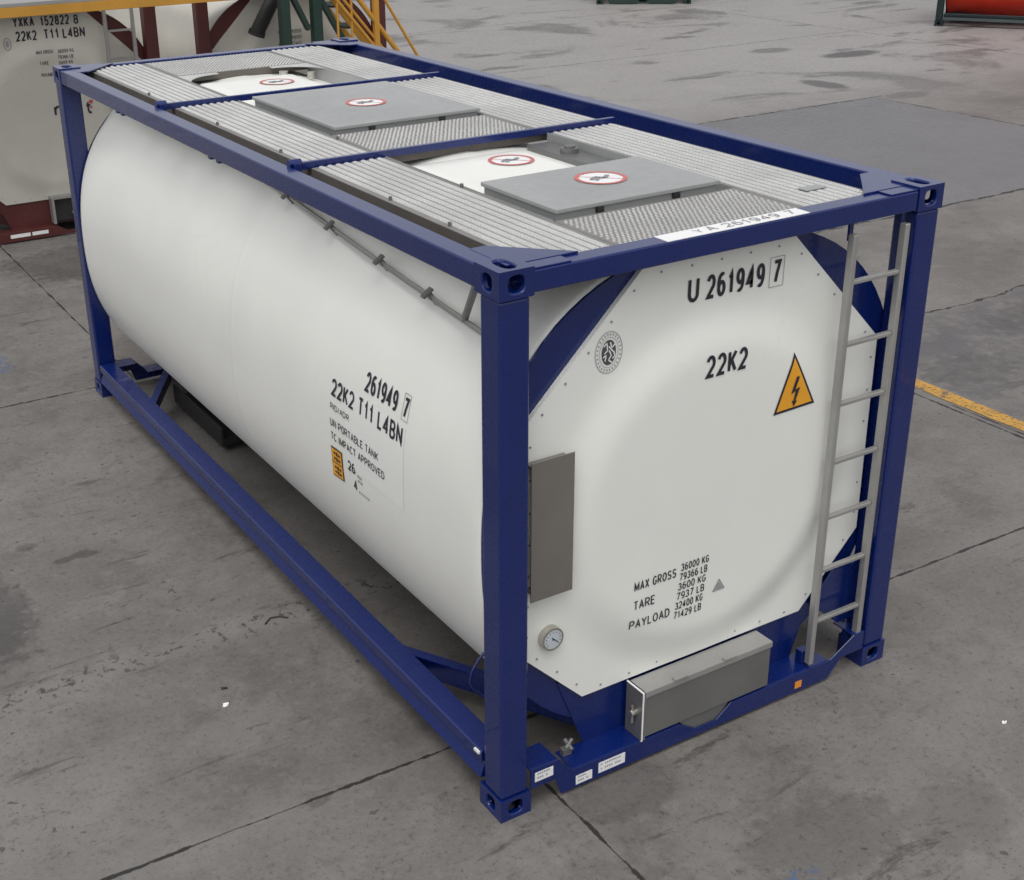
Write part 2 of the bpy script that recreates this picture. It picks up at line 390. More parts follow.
def tank_body(root, mat, detail=True):
    n = 160; m = MB(); vs = []; fs = []
    prof = [(.1645,-.02),(.168,-.008),(.19,-.002),(.24,0),(.36,0)]
    ys = [(y, g) for y, g in prof] + [(.36+(2.80-.36)*i/8, 0) for i in range(1, 9)] + [(2.852, 0), (2.862, 0)] + [(2.8635,.0004),(2.866,.0005),(2.898,.0005),(2.9005,.0004),(2.902,0),(2.912,0),(2.96,0)] + [(2.96+(5.70-2.96)*i/8, 0) for i in range(1, 9)] + [(L-y, g) for y, g in reversed(prof[:-1])]
    for y, g in ys:
        for i in range(n):
            a = 2*math.pi*i/n; x, z = section(a, g)
            if detail:                                       # long lap of the cladding near the top
                if z > 2.2 and x < XC: k = min(1, (z-2.2)/.012); x -= .006*k; z += .006*k
            vs.append((x, y, z))
    for r_ in range(len(ys)-1):
        for i in range(n): j = (i+1) % n; fs.append((r_*n+i, r_*n+j, (r_+1)*n+j, (r_+1)*n+i))
    fs += [tuple(range(n)), tuple(range((len(ys)-1)*n, len(ys)*n))]
    m.add(vs, fs, True); 
    return m.build('tank_body', mat, root)

def side_rails(root, fr):
    for x, dx in ((0, 1), (W, -1)):
        m = MB(); m.box(*sorted((x+dx*.004, x+dx*.104)), .1785, L-.1785, 2.484, 2.582); m.build('top_side_rail', fr, root, bevel=.007)
        m = MB()                                             # sigma-shaped lower rail
        pr_ = [(.002,.132),(.050,.132),(.050,.145),(.040,.150),(.048,.205),(.048,.262),(.118,.262),(.118,.150),(.130,.150),(.130,.278),(.016,.278),(.010,.272),(.010,.222),(.036,.216),(.030,.204),(.002,.140)]
        pr_ = [(x+dx*a, b) for a, b in pr_]
        m.prism(pr_, .1785, L-.1785, 'y'); m.build('bottom_side_rail', fr, root, bevel=.003)

def tread_panel(root, x0, x1, y0, y1, z, px=.0475, py=.026, nx=.024, ny=.017, stagger=False, flange=.05):
    m = MB(); m.box(x0, x1, y0, y1, z-.003, z)
    m.k = 1
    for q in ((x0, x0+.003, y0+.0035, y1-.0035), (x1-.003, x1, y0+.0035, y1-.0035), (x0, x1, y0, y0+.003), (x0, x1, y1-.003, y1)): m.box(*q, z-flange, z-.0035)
    m.k = 2
    def nub(x, y, a, b, z, h, s_):
        m.add([(x-a,y-b,z),(x+a,y-b,z),(x+a,y+b,z),(x-a,y+b,z),(x-a*s_,y-b*s_,z+h),(x+a*s_,y-b*s_,z+h),(x+a*s_,y+b*s_,z+h),(x-a*s_,y+b*s_,z+h)],
              [(4,5,6,7),(0,1,5,4),(1,2,6,5),(2,3,7,6),(3,0,4,7)])
    n = max(1, int((x1-x0-.02)/px)); off = (x1-x0-(n-1)*px)/2
    if not stagger:
        for i in range(n): nub(x0+off+i*px, (y0+y1)/2, px*.40, (y1-y0)/2-.012, z, .003, .99)   # raised ribs along the length
    r_ = 0; y = y0+.02
    while y < y1-.01:
        for i in range(n - (1 if stagger and r_ % 2 else 0)):
            nub(x0+off+i*px+(px/2+random.uniform(-.003, .003) if stagger and r_ % 2 else 0), y, nx/2, ny/2, z+(0 if stagger else .003), .0030 if stagger else .0045, .6)
        y += py; r_ += 1
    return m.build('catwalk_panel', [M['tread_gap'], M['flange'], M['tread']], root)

def no_step_sign(parent, cx, cy, fn, r=.122):
    base = MB(); disc(base, cx, cy, r, r, lambda u, v: fn(u, v, .002)); o = base.build('warning_sticker', M['sticker'], parent)
    m = MB(); f2 = lambda u, v: fn(u, v, .004)
    ring(m, cx, cy, r, r, .020, f2); stroke(m, [(cx-r*.62, cy+r*.62), (cx+r*.62, cy-r*.62)], .005, f2)
    m.k = 1; f3 = lambda u, v: fn(u, v, .006)
    stroke(m, [(cx-.062, cy-.012), (cx-.02, cy+.022), (cx+.012, cy-.014), (cx+.055, cy+.022)], .022, f3)
    stroke(m, [(cx-.05, cy-.034), (cx-.008, cy+.0)], .014, f3)
    m.build('no_step_mark', [M['sign_pink'], M['pale_ink']], o)

def tank_container(loc, rz, fr, tank, panel, detail):
    root = empty('tank_container', loc, rz)
    tb = tank_body(root, tank, detail); side_rails(root, fr)
    end_frame(root, fr, 0, 1, True); end_frame(root, fr, L, -1, False)
    pn = end_panel(root, panel, 0, 1); end_panel(root, panel, L, -1, False)
    return root, tb, pn

# ================================================================ the yard
def ground():
    g = NG('weathered_concrete'); geo = g.n('ShaderNodeNewGeometry').outputs['Position']
    sx = g.n('ShaderNodeSeparateXYZ'); g.put(sx.inputs[0], geo); X, Y = sx.outputs[0], sx.outputs[1]
    big = g.noise(geo, .33, 5, .6); mid = g.noise(geo, 1.7, 7, .62, .4, (3, 9, 1)); fine = g.noise(geo, 11, 6, .7, 0, (7, 2, 0)); grit = g.noise(geo, 95, 4, .7)
    wob = g.m_('MULTIPLY', g.m_('SUBTRACT', g.noise(geo, 3.5, 6, .65, 0, (1, 1, 4)), .5), .07)
    wob2 = g.m_('MULTIPLY', g.m_('SUBTRACT', g.noise(geo, .9, 5, .6, 0, (8, 1, 4)), .5), .55)
    fine2 = g.noise(geo, 34, 5, .75, 0, (3, 5, 0)); cloud = g.noise(geo, .8, 8, .7, .3, (9, 2, 5))
    c = g.mix(g.ramp(big, .35, .65), (.172, .158, .143), (.232, .217, .200))
    c = g.mix(g.m_('MULTIPLY', g.ramp(cloud, .48, .64), .5), c, (.275, .258, .238))
    c = g.mix(g.m_('MULTIPLY', g.ramp(cloud, .48, .34), .6), c, (.122, .111, .102))
    c = g.mix(g.m_('MULTIPLY', g.ramp(mid, .50, .64), .35), c, (.29, .272, .25))
    c = g.mix(g.m_('MULTIPLY', g.ramp(mid, .46, .32), .45), c, (.115, .106, .098))
    c = g.mix(g.m_('MULTIPLY', g.ramp(fine, .52, .68), .30), c, (.29, .272, .25))
    c = g.mix(g.m_('MULTIPLY', g.ramp(fine, .44, .30), .55), c, (.085, .079, .073))
    c = g.mix(g.m_('MULTIPLY', g.ramp(fine2, .53, .66), .30), c, (.30, .285, .265))
    c = g.mix(g.m_('MULTIPLY', g.ramp(fine2, .45, .34), .65), c, (.075, .070, .066))
    c = g.mix(g.m_('MULTIPLY', g.ramp(grit, .56, .68), .5), c, (.06, .057, .055))
    pit = g.noise(geo, 17, 2, .5, 0, (6, 6, 1)); c = g.mix(g.m_('MULTIPLY', g.m_('MULTIPLY', g.ramp(pit, .66, .70), g.ramp(cloud, .45, .58)), .7), c, (.05, .046, .043))
    # streaked dark marks dragged along X
    mp = g.n('ShaderNodeMapping'); mp.inputs['Scale'].default_value = (.55, 2.6, 1); mp.inputs['Rotation'].default_value = (0, 0, .25); g.put(mp.inputs[0], geo)
    st = g.noise(mp.outputs[0], 2.4, 8, .72, .6); st_big = g.noise(geo, .45, 3, .5, 0, (4, 4, 0))
    c = g.mix(g.m_('MULTIPLY', g.m_('MULTIPLY', g.ramp(st, .57, .66), g.ramp(st_big, .40, .56)), .70), c, (.058, .054, .052))
    # patches of other pours (darker fine asphalt right of the container)
    def band(v, a, b, e=.02): return g.m_('MULTIPLY', g.ramp(v, a-e, a+e), g.ramp(v, b+e, b-e))
    Xw = g.m_('ADD', X, wob2); Yw = g.m_('ADD', Y, wob2)
    p1 = g.m_('MULTIPLY', band(X, 5.72, 14.6), band(Yw, 1.3, 3.62, .06))
    c = g.mix(g.m_('MULTIPLY', p1, g.ramp(g.m_('ADD', g.m_('MULTIPLY', mid, .5), g.m_('MULTIPLY', fine, .5)), .42, .58, .80, .10)), c, (.125, .119, .127))
    Yt = g.m_('ADD', Y, g.m_('MULTIPLY', wob, 1.0))
    p2 = g.m_('MULTIPLY', band(g.m_('ADD', X, wob), 5.6, 14.75), band(Yt, 6.12, 11.42))
    c = g.mix(g.m_('MULTIPLY', p2, g.ramp(grit, .3, .7, .92, .60)), c, (.200, .200, .212))
    # pale slabs far off, their reflected sky sheen painted in as a lighter colour
    far = g.ramp(Y, 9., 14.)
    c = g.mix(g.m_('MULTIPLY', g.m_('MULTIPLY', far, g.m_('SUBTRACT', 1, p2)), .6), c, (.46, .445, .43))
    # puddle-like dark wet stretches far off
    wet_n = g.noise(geo, .42, 5, .55, .8, (12, 3, 0))
    wv2 = g.n('ShaderNodeMapping'); wv2.inputs['Scale'].default_value = (.55, 1.7, 1); wv2.inputs['Rotation'].default_value = (0, 0, .75); g.put(wv2.inputs[0], geo)
    wet_n2 = g.noise(wv2.outputs[0], .62, 7, .62, .5, (2, 8, 0))
    wet = g.m_('MULTIPLY', g.m_('MAXIMUM', g.m_('MULTIPLY', g.ramp(wet_n, .56, .66), .8), g.m_('MULTIPLY', g.ramp(wet_n2, .57, .66), .9)), g.ramp(g.m_('ADD', Y, g.m_('MULTIPLY', X, .15)), 12., 16.))
    c = g.mix(g.m_('MULTIPLY', wet, .78), c, (.095, .088, .083))
    # definite stains (centre x, centre y, rx, ry, strength)
    stains = None
    for (sx_, sy_, rx, ry, k) in ((-1.62, 3.05, .30, .62, .75), (14.95, 12.75, .28, .55, .9), (15.3, 11.2, .5, .25, .5), (17.9, 14.9, .75, .32, 1.0), (17.0, 16.2, .5, .3, .7), (-.92, 3.45, .16, .05, .8), (-1.15, 3.75, .08, .05, .6),
                              (8.7, 3.0, 1.6, .45, .5), (6.2, 2.5, .5, .3, .45), (1.15, -.85, .45, .25, .45), (.62, -.12, .30, .20, .45), (1.75, -1.05, .30, .22, .3), (10.3, 7.9, .28, .20, .65), (9.6, 8.9, .3, .16, .4), (.9, 9.5, .6, .45, .7), (1.5, 9.9, 1.5, .5, .55)):
        dx = g.m_('DIVIDE', g.m_('SUBTRACT', g.m_('ADD', X, g.m_('MULTIPLY', wob2, .5)), sx_), rx); dy = g.m_('DIVIDE', g.m_('SUBTRACT', g.m_('ADD', Y, g.m_('MULTIPLY', wob, 3)), sy_), ry)
        r2 = g.m_('ADD', g.m_('MULTIPLY', dx, dx), g.m_('MULTIPLY', dy, dy))
        v = g.m_('MULTIPLY', g.ramp(g.m_('ADD', r2, g.m_('MULTIPLY', g.m_('SUBTRACT', fine, .5), 2.2)), 1.25, .55), k)
        stains = v if stains is None else g.m_('MAXIMUM', stains, v)
    c = g.mix(g.m_('MULTIPLY', stains, .8), c, (.060, .057, .056))
    # slab joints
    def joint(dist, w_, amp=wob, blot=.0):
        dd = g.m_('ABSOLUTE', g.m_('ADD', dist, amp))
        wv = g.ramp(g.noise(geo, 6, 5, .7, 0, (1, 7, 3)), .38, .66, w_*.25, w_*1.9)
        return g.ramp(g.m_('SUBTRACT', dd, wv), .004, -.003)
    small = g.m_('MULTIPLY', wob, .35)
    yl = g.m_('ADD', g.m_('SUBTRACT', Y, .592), g.m_('MULTIPLY', X, .0145))
    J = joint(yl, .007, small)
    ins = lambda v, a, b: band(v, a, b)
    J = g.m_('MAXIMUM', J, g.m_('MULTIPLY', joint(g.m_('SUBTRACT', X, g.m_('ADD', .325, g.m_('MULTIPLY', Y, .004))), .007, small), g.m_('ADD', g.ramp(Y, .60, .58), g.ramp(Y, 6.1, 6.2), clamp=True)))
    J = g.m_('MAXIMUM', J, g.m_('MULTIPLY', joint(g.m_('SUBTRACT', Y, 6.13), .010, small), g.ramp(X, 5.5, 5.4)))
    J = g.m_('MAXIMUM', J, g.m_('MULTIPLY', joint(g.m_('SUBTRACT', Y, 11.42), .020, wob), g.ramp(X, 15.0, 14.9)))
    J = g.m_('MAXIMUM', J, g.m_('MULTIPLY', joint(g.m_('SUBTRACT', X, 14.75), .016, wob), band(Y, -3., 11.42)))
    J = g.m_('MAXIMUM', J, joint(g.m_('SUBTRACT', X, 5.43), .010, small))
    J = g.m_('MAXIMUM', J, g.m_('MULTIPLY', joint(g.m_('SUBTRACT', X, 5.49), .007, small), g.ramp(Y, 2.15, 2.05)))
    J = g.m_('MAXIMUM', J, g.m_('MULTIPLY', joint(g.m_('SUBTRACT', g.m_('ADD', Y, g.m_('MULTIPLY', wob2, .35)), 6.10), .016, wob), band(X, 5.4, 15.)))
    J = g.m_('MAXIMUM', J, g.m_('MULTIPLY', joint(g.m_('SUBTRACT', g.m_('ADD', Y, g.m_('MULTIPLY', wob2, .9)), 3.65), .012, wob), band(X, 5.4, 15.)))
    for yy in (17.2, 23.0, -5.2): J = g.m_('MAXIMUM', J, g.m_('MULTIPLY', joint(g.m_('SUBTRACT', Y, yy), .02, wob), .6))
    for xx in (-4.9, 20.4, 26.): J = g.m_('MAXIMUM', J, g.m_('MULTIPLY', joint(g.m_('SUBTRACT', X, xx), .02, wob), .6))
    # broken band along Y = 2.13, crumbled edge with pale mortar
    sc = g.m_('ABSOLUTE', g.m_('ADD', g.m_('SUBTRACT', Y, 2.14), g.m_('MULTIPLY', wob2, .12)))
    scar_zone = g.m_('MULTIPLY', g.ramp(sc, .20, .03), g.ramp(X, 2.6, 2.2))
    c = g.mix(g.m_('MULTIPLY', scar_zone, .35), c, (.27, .26, .245))
    chips = g.noise(geo, 19, 5, .7, .5, (2, 2, 2))
    c = g.mix(g.m_('MULTIPLY', g.m_('MULTIPLY', g.ramp(chips, .55, .60), g.ramp(sc, .20, .02)), g.m_('MULTIPLY', g.ramp(X, 2.6, 2.2), .85)), c, (.05, .048, .046))
    pale = g.m_('MULTIPLY', g.ramp(g.m_('ABSOLUTE', yl), .22, .02), .22)
    c = g.mix(pale, c, (.29, .275, .255))
    c = g.mix(1.0, c, c); dk = g.n('ShaderNodeMix', data_type='RGBA', blend_type='MULTIPLY'); dk.inputs[0].default_value = 1; g.put(dk.inputs[6], c); g.put(dk.inputs[7], (.700, .698, .712)); c = dk.outputs[2]
    c = g.mix(J, c, (.018, .017, .016))
    # traces of blue marking paint
    bp = g.m_('MULTIPLY', g.m_('MULTIPLY', band(X, .70, .98, .04), band(Y, -1.02, -.915, .02)), g.ramp(chips, .50, .58))
    bp2 = g.m_('MULTIPLY', g.m_('MULTIPLY', band(X, -.85, -.45, .05), band(Y, 6.9, 8.0, .1)), g.ramp(chips, .50, .58))
    c = g.mix(g.m_('MULTIPLY', g.m_('MAXIMUM', bp, bp2), .8), c, (.03, .10, .25))
    g.put(g.p.inputs['Base Color'], c)
    ro = g.ramp(fine, .35, .65, .48, .72); g.p.inputs['Specular IOR Level'].default_value = .5; g.put(g.p.inputs['Roughness'], ro)
    hgt = g.m_('ADD', g.m_('MULTIPLY', fine, .6), g.m_('MULTIPLY', grit, .25)); hgt = g.m_('SUBTRACT', hgt, g.m_('MULTIPLY', J, 1.5))
    g.bump(hgt, .5, .012)
    m = MB(); m.add([(-160,-160,0),(260,-160,0),(260,260,0),(-160,260,0)], [(0,1,2,3)])
    o = m.build('ground', g.m); o['kind'] = 'structure'
    # worn yellow line
    y = NG('worn_yellow_paint'); geo = y.n('ShaderNodeNewGeometry').outputs['Position']
    n1 = y.noise(geo, 5, 6, .7); n2 = y.noise(geo, 40, 5, .7)
    y.put(y.p.inputs['Base Color'], y.mix(y.ramp(n1, .35, .7), (.50, .27, .05), (.34, .20, .06))); y.p.inputs['Roughness'].default_value = .7
    tr = y.n('ShaderNodeBsdfTransparent'); mx = y.n('ShaderNodeMixShader')
    wear = y.m_('MAXIMUM', y.ramp(n2, .53, .64), y.ramp(n1, .54, .66))
    y.put(mx.inputs[0], wear); y.t.links.new(y.p.outputs[0], mx.inputs[1]); y.t.links.new(tr.outputs[0], mx.inputs[2]); y.t.links.new(mx.outputs[0], y.out.inputs[0])
    m = MB(); pts = []
    N_ = 60
    for i in range(N_+1):
        yy = -6+9.2*i/N_; ww = .075*(1 if i < N_-3 else (N_-i)/4+.1); cx = 5.60 + .0*yy
        pts += [(cx-ww+random.uniform(-.006, .006), yy, .004), (cx+ww+random.uniform(-.006, .006), yy, .004)]
    m.add(pts, [(2*i, 2*i+1, 2*i+3, 2*i+2) for i in range(N_)])
    o = m.build('yellow_line', y.m); o['kind'] = 'structure'
ground()

# ================================================================ the blue-framed tank container
root, tb, pn = tank_container((0, 0, 0), 0, M['blue'], M['white'], M['white'], True)
tag(root, 'white tank container in a dark blue frame with catwalk and ladder, alone in the foreground', 'tank container')
BL = M['blue']
# --- catwalk
ZW = 2.562
tread_panel(root, .212, .640, .112, 2.075, ZW); tread_panel(root, .212, .640, 2.125, 4.055, ZW); tread_panel(root, .212, .640, 4.105, 5.93, ZW)
tread_panel(root, 1.665, 2.125, .112, 2.075, ZW); tread_panel(root, 1.665, 2.125, 2.125, 4.055, ZW); tread_panel(root, 1.665, 2.125, 4.105, 5.93, ZW)
tread_panel(root, .644, 1.661, .112, .560, ZW, .026, .021, .013, .010, True)
tread_panel(root, .644, 1.661, 2.125, 2.735, ZW, .026, .021, .013, .010, True)
tread_panel(root, .644, 1.661, 5.22, 5.93, ZW, .026, .021, .013, .010, True)
# rounded infill corners of the far opening
m = MB()
for sx_, x in ((1, .644), (-1, 1.661)):
    arc = [(x, 5.216), (x, 4.86)] + [(x+sx_*(.30-.30*math.cos(t*math.pi/20)), 4.86+.30*math.sin(t*math.pi/20)) for t in range(1, 11)] + [(x+sx_*.30, 5.216)]
    m = MB(); m.prism(arc, ZW-.006, ZW-.001, 'z'); m.build('catwalk_infill', M['tread'], root)
# lifting slot plate in the right strip
m = MB(); m.box(1.87, 2.00, .30, .36, ZW+.0078, ZW+.011); m.build('catwalk_handhold', M['lid'], root)
for yb in (2.10, 4.08):
    m = MB(); m.box(.150, 2.14, yb-.015, yb+.015, 2.556, 2.594); m.build('walkway_beam', BL, root, bevel=.003)
    m = MB(); m.box(.112, .149, yb-.045, yb+.045, 2.490, 2.600); m.tube([(.098, yb, 2.592), (.165, yb, 2.592)], .022, 16); m.build('beam_bracket', BL, root, bevel=.003)
for x in (.18, 2.16):                                          # bearers under the catwalk
    for yb in (.5, 1.3, 2.9, 3.6, 4.7, 5.5): MB().box(x-.07, x+.09, yb-.02, yb+.02, 2.487, 2.508).build('catwalk_bearer', M['galv'], root)
# folded side walls of the two manway openings and their floor
for (ya, yb) in ((.5635, 2.078), (2.739, 4.058), (4.103, 5.2)):
    for xx in (.6405, 1.6615): MB().box(xx, xx+.003, ya, yb, 2.42, ZW+.004).build('coaming', M['lid'], root)
# raised insulation over the manway
def hump(y0, y1, x0, x1, top, mat=M['white']):
    m = MB(); n = 24; vs = []; fs = []; K = 14
    for i in range(K+1):
        t = i/K; y = y0+(y1-y0)*t
        for j in range(n+1):
            q = j/n; x = x0+(x1-x0)*q
            e = min(1, min(q, 1-q)/.10); ey = min(1, min(t, 1-t)/.12); k = (e*(2-e))*(ey*(2-ey))
            vs.append((x, y, 2.47+(top-2.47)*k))
    for i in range(K):
        for j in range(n): a = i*(n+1)+j; fs.append((a, a+1, a+n+2, a+n+1))
    m.add(vs, fs, True); return m.build('manway_insulation', mat, root)
h1 = hump(1.02, 2.05, .66, 1.46, 2.532); h2 = hump(4.13, 5.12, .70, 1.50, 2.532)
no_step_sign(h1, 1.20, 1.74, lambda u, v, o_: (u, v, 2.533+o_)); no_step_sign(h2, 1.20, 4.72, lambda u, v, o_: (u, v, 2.533+o_))
# dark trough beside the hump with a valve
m = MB(); m.box(1.50, 1.655, 1.25, 2.04, 2.44, 2.525); m.build('spill_tray', M['steel'], root, bevel=.006)
m = MB(); m.tube([(1.58, 1.75, 2.525), (1.58, 1.75, 2.55)], .05, 20); m.tube([(1.58, 1.75, 2.55), (1.58, 1.75, 2.562)], .03, 16); m.build('air_valve', M['steel'], root)
MB().tube([(1.55, 4.9, 2.50), (1.55, 4.9, 2.545)], .030, 16).build('air_valve', M['bolt'], root); MB().tube([(1.40, 5.05, 2.52), (1.40, 5.05, 2.545)], .034, 16).build('air_valve', M['bolt'], root)
# hinged grey lids
for (x0, x1, y0, y1) in ((.672, 1.605, .585, 1.20), (.68, 1.645, 2.75, 3.93)):
    m = MB(); m.box(x0, x1, y0, y1, 2.582, 2.603); m.box(x0+.012, x1-.012, y0+.012, y1-.012, 2.535, 2.5815)
    lid = m.build('manway_cover', M['lid'], root, bevel=.004)
    for xx in (x0+.22, x1-.28): MB().box(xx, xx+.035, y0-.006, y0+.0115, 2.556, 2.581).build('latch', M['rubber'], lid)
    for xx in (x0+.08, x0+.52): MB().box(xx, xx+.12, y1-.01, y1+.018, 2.570, 2.5815).build('hinge', M['rubber'], lid)
    cy = (.93 if y0 < 1 else 3.31)
    no_step_sign(lid, 1.17, cy, lambda u, v, o_: (u, v, 2.603+o_), .125)
for xb, yb in ((.235, .75), (.235, 1.28), (.235, 2.5), (.235, 3.4), (.235, 4.6), (.63, 1.30), (.63, 2.62)):     # small bolts along the catwalk edge
    MB().tube([(xb, yb, ZW), (xb, yb, ZW+.018)], .009, 8).build('catwalk_bolt', M['steel'], root)

# --- ladder
lad = MB()
xl, xr, yl_ = 1.908, 2.240, .040
def stile(x):
    m = MB(); m.box(x-.015, x+.015, yl_-.030, yl_+.010, .142, 2.425)
    return m.build('ladder_stile', M['galv'], root, bevel=.006, seg=3)
stile(xl); stile(xr)
for z in (.39, .685, .985, 1.285, 1.59, 1.89, 2.195):
    m = MB(); m.box(xl+.0155, xr-.0155, yl_-.022, yl_+.006, z-.010, z+.010); m.build('ladder_rung', M['galv'], root, bevel=.004)
for x in (xl, xr): MB().box(x-.012, x+.012, .046, .058, 2.39, 2.481).build('ladder_hanger', BL, root)
for x in (xl, xr): m = MB(); m.box(x-.028, x+.028, .054, .10, .1285, .205); m.tube([(x, .030, .175), (x, .0535, .175)], .012, 8); m.build('ladder_foot', BL, root, bevel=.002)

# --- grey panels and instruments on the end face
m = MB(); m.box(.19, .408, .052, .058, 1.065, 1.728); m.box(.205, .4, .0585, .122, 1.69, 1.70); m.box(.205, .4, .0585, .122, 1.09, 1.10); m.build('data_plate', M['plate'], root, bevel=.001)
m = MB(); m.tube([(.335, .125, .812), (.335, .088, .812)], .057, 32); m.build('thermometer', M['bolt'], root, bevel=.002)
th = bpy.data.objects['thermometer']
f_th = lambda u, v: (.335+u, .0872, .812+v)
m = MB(); disc(m, 0, 0, .047, .047, f_th); m.build('dial', M['glass'], th)
m = MB(); f2 = lambda u, v: (.335+u, .0858, .812+v)
for k in range(11):
    a = R(-40+k*26); stroke(m, [(.042*math.cos(a), .042*math.sin(a)), (.034*math.cos(a), .034*math.sin(a))], .0026, f2)
stroke(m, [(-.008, .012), (.026, -.020)], .004, f2); disc(m, 0, 0, .005, .005, f2, 12)
m.build('dial_needle', M['ink'], th)
m = MB(); m.tube([(.166, .130, 1.62), (.166, .130, .72), (.172, .128, .45)], .008, 8); m.build('reflection_rod', M['galv'], root)  # thin grey rod added in place of a light reflection beside the post

# --- document box
m = MB(); m.box(.815, 1.60, .004, .1215, .140, .392); m.prism([(1.03,.139),(1.36,.139),(1.29,.042),(1.12,.042)], .016, .10, 'y')
box = m.build('document_box', M['steel'], root, bevel=.003)
m = MB(); m.box(.810, 1.605, -.001, .1205, .3925, .399); m.box(.810, 1.605, -.001, .0035, .368, .392); m.build('box_lid', M['galv'], box, bevel=.001)
m = MB(); m.box(.792, .797, .012, .124, .150, .397); m.box(.792, .8145, .0, .0115, .128, .397); m.prism([(.012,.128),(.124,.128),(.124,.149),(.012,.149)], .792, .797, 'x'); m.build('box_side_sheet', M['steel'], box)
m = MB(); m.box(.7905, .7985, -.003, .0, .128, .398); m.box(.7905, .7985, .0, .124, .3975, .402); m.beam((.7945, -.001, .128), (.7945, .05, .105), .008, .004); m.build('box_side_edge', M['sticker'], box)
for xx in (.98, 1.29): MB().box(xx, xx+.075, -.008, .020, .3995, .409).build('box_hinge', M['galv'], box)
for x in (.812, 1.603):
    s_ = -1 if x < 1 else 1; m = MB(); x += s_*(-.012 if s_ > 0 else .018); m.tube([(x, .05, .268), (x+s_*.035, .05, .268)], .017, 12); m.tube([(x+s_*.022, .05, .31), (x+s_*.022, .05, .215)], .008, 8); m.build('box_latch', M['bolt'], box)

# --- twistlock handles / cable lugs by the near foot
for (x, y) in ((.43, .11), (.275, .155)):
    m = MB(); m.tube([(x, y, .165), (x+.05, y+.02, .185)], .010, 10); m.tube([(x+.025, y-.02, .16), (x+.025, y+.04, .18)], .011, 10); m.box(x-.018, x+.03, y-.01, y+.02, .13, .165)
    m.build('tie_down_lug', M['steel'], root)
m = MB(); m.tube([(.14, .33, .69), (.095, .33, .655), (.058, .33, .60), (.048, .33, .55), (.07, .33, .50), (.12, .33, .44), (.20, .30, .39)], .007, 8); m.build('earth_cable', M['blue'], root)

for xx in (.86, 1.50): MB().box(xx, xx+.08, .36, 5.70, .03, .135).build('light_blocking_beam', BL, root, bevel=.004)  # unseen beams, added to keep light from getting under the tank
m = MB(); m.box(.42, .84, 4.36, 5.36, .055, .105); m.box(.42, .44, 4.36, 5.36, .1055, .20); m.build('outlet_trough', M['rubber'], root, bevel=.004)

# --- airline along the shoulder of the tank
def sh(y, z, off=.03):
    dz = (z-ZC)/TT; t = (1-dz**TN)**(1/TN); return (XC-TA*t-off*.6, y, z+off*.8)
m = MB(); m.tube([sh(3.3, 2.275), sh(2.6, 2.245), sh(1.6, 2.19), sh(.7, 2.145), sh(.2, 2.12)], .012, 10); m.tube([sh(3.3, 2.275, .055), sh(1.6, 2.19, .055), sh(.2, 2.12, .055)], .007, 8)
pipe = m.build('air_pipe', M['galv'], root)
for y in (2.62, 2.02, 1.43, .93):
    z = 2.122+(y-.2)*.0495; a = Vector(sh(y, z, .0)); b = Vector(sh(y, z, .075)); m = MB(); m.beam(a, b, .022, .012, (0, 1, 0))
    m.beam(b-Vector((.03, 0, .02)), b+Vector((.02, 0, .015)), .012, .03, (0, 1, 0)); m.build('pipe_clamp', M['steel'], pipe)
m = MB(); m.beam(sh(.62, 2.142, .05), (.075, .26, 2.50), .024, .024); m.build('pipe_stay', M['steel'], root)
for y in (2.98, 2.86, 4.62, 4.52): MB().box(.01, .05, y-.02, y+.02, 2.468, 2.4835).build('rail_stud', BL, root)
m = MB(); m.box(-.002, .009, .185, .225, .262, .274); m.build('rail_tab', M['sticker'], root)

# --- lettering on the end panel
word(pn, 'number_lettering', 'U', 1.036, 2.238, .062, .112, face_fn); word(pn, 'number_lettering', '261949', 1.140, 2.236, .335, .110, face_fn); word(pn, 'number_lettering', '7', 1.523, 2.236, .048, .110, face_fn)
word(pn, 'type_lettering', '22K2', 1.125, 1.885, .240, .106, face_fn)
for i, (a, b) in enumerate((('MAX GROSS', '36000 KG'), ('', '79366 LB'), ('TARE', '3600 KG'), ('', '7937 LB'), ('PAYLOAD', '32400 KG'), ('', '71429 LB'))):
    z = .935-.0505*i
    if a: word(pn, 'weight_lettering', a, .775 if i < 4 else .757, z-.018, {0: .245, 2: .125, 4: .235}[i], .048, face_fn, .01)
    word(pn, 'weight_lettering', b, 1.048-(.006*i), z+.003, .168, .040, face_fn, .01)
m = MB()
for (x0, x1, z0, z1) in ((1.505, 1.588, 2.222, 2.360),):
    stroke(m, [(x0, z0), (x1, z0)], .003, face_fn); stroke(m, [(x0, z1), (x1, z1)], .003, face_fn); stroke(m, [(x0, z0), (x0, z1)], .003, face_fn); stroke(m, [(x1, z0), (x1, z1)], .003, face_fn)
stroke(m, [(1.255, .762), (1.325, .762), (1.290, .818), (1.255, .762)], .006, face_fn)
m.add([face_fn(1.266, .768), face_fn(1.314, .768), face_fn(1.290, .806)], [(0, 1, 2)])
m.build('check_digit_box', M['pale_ink'], pn)
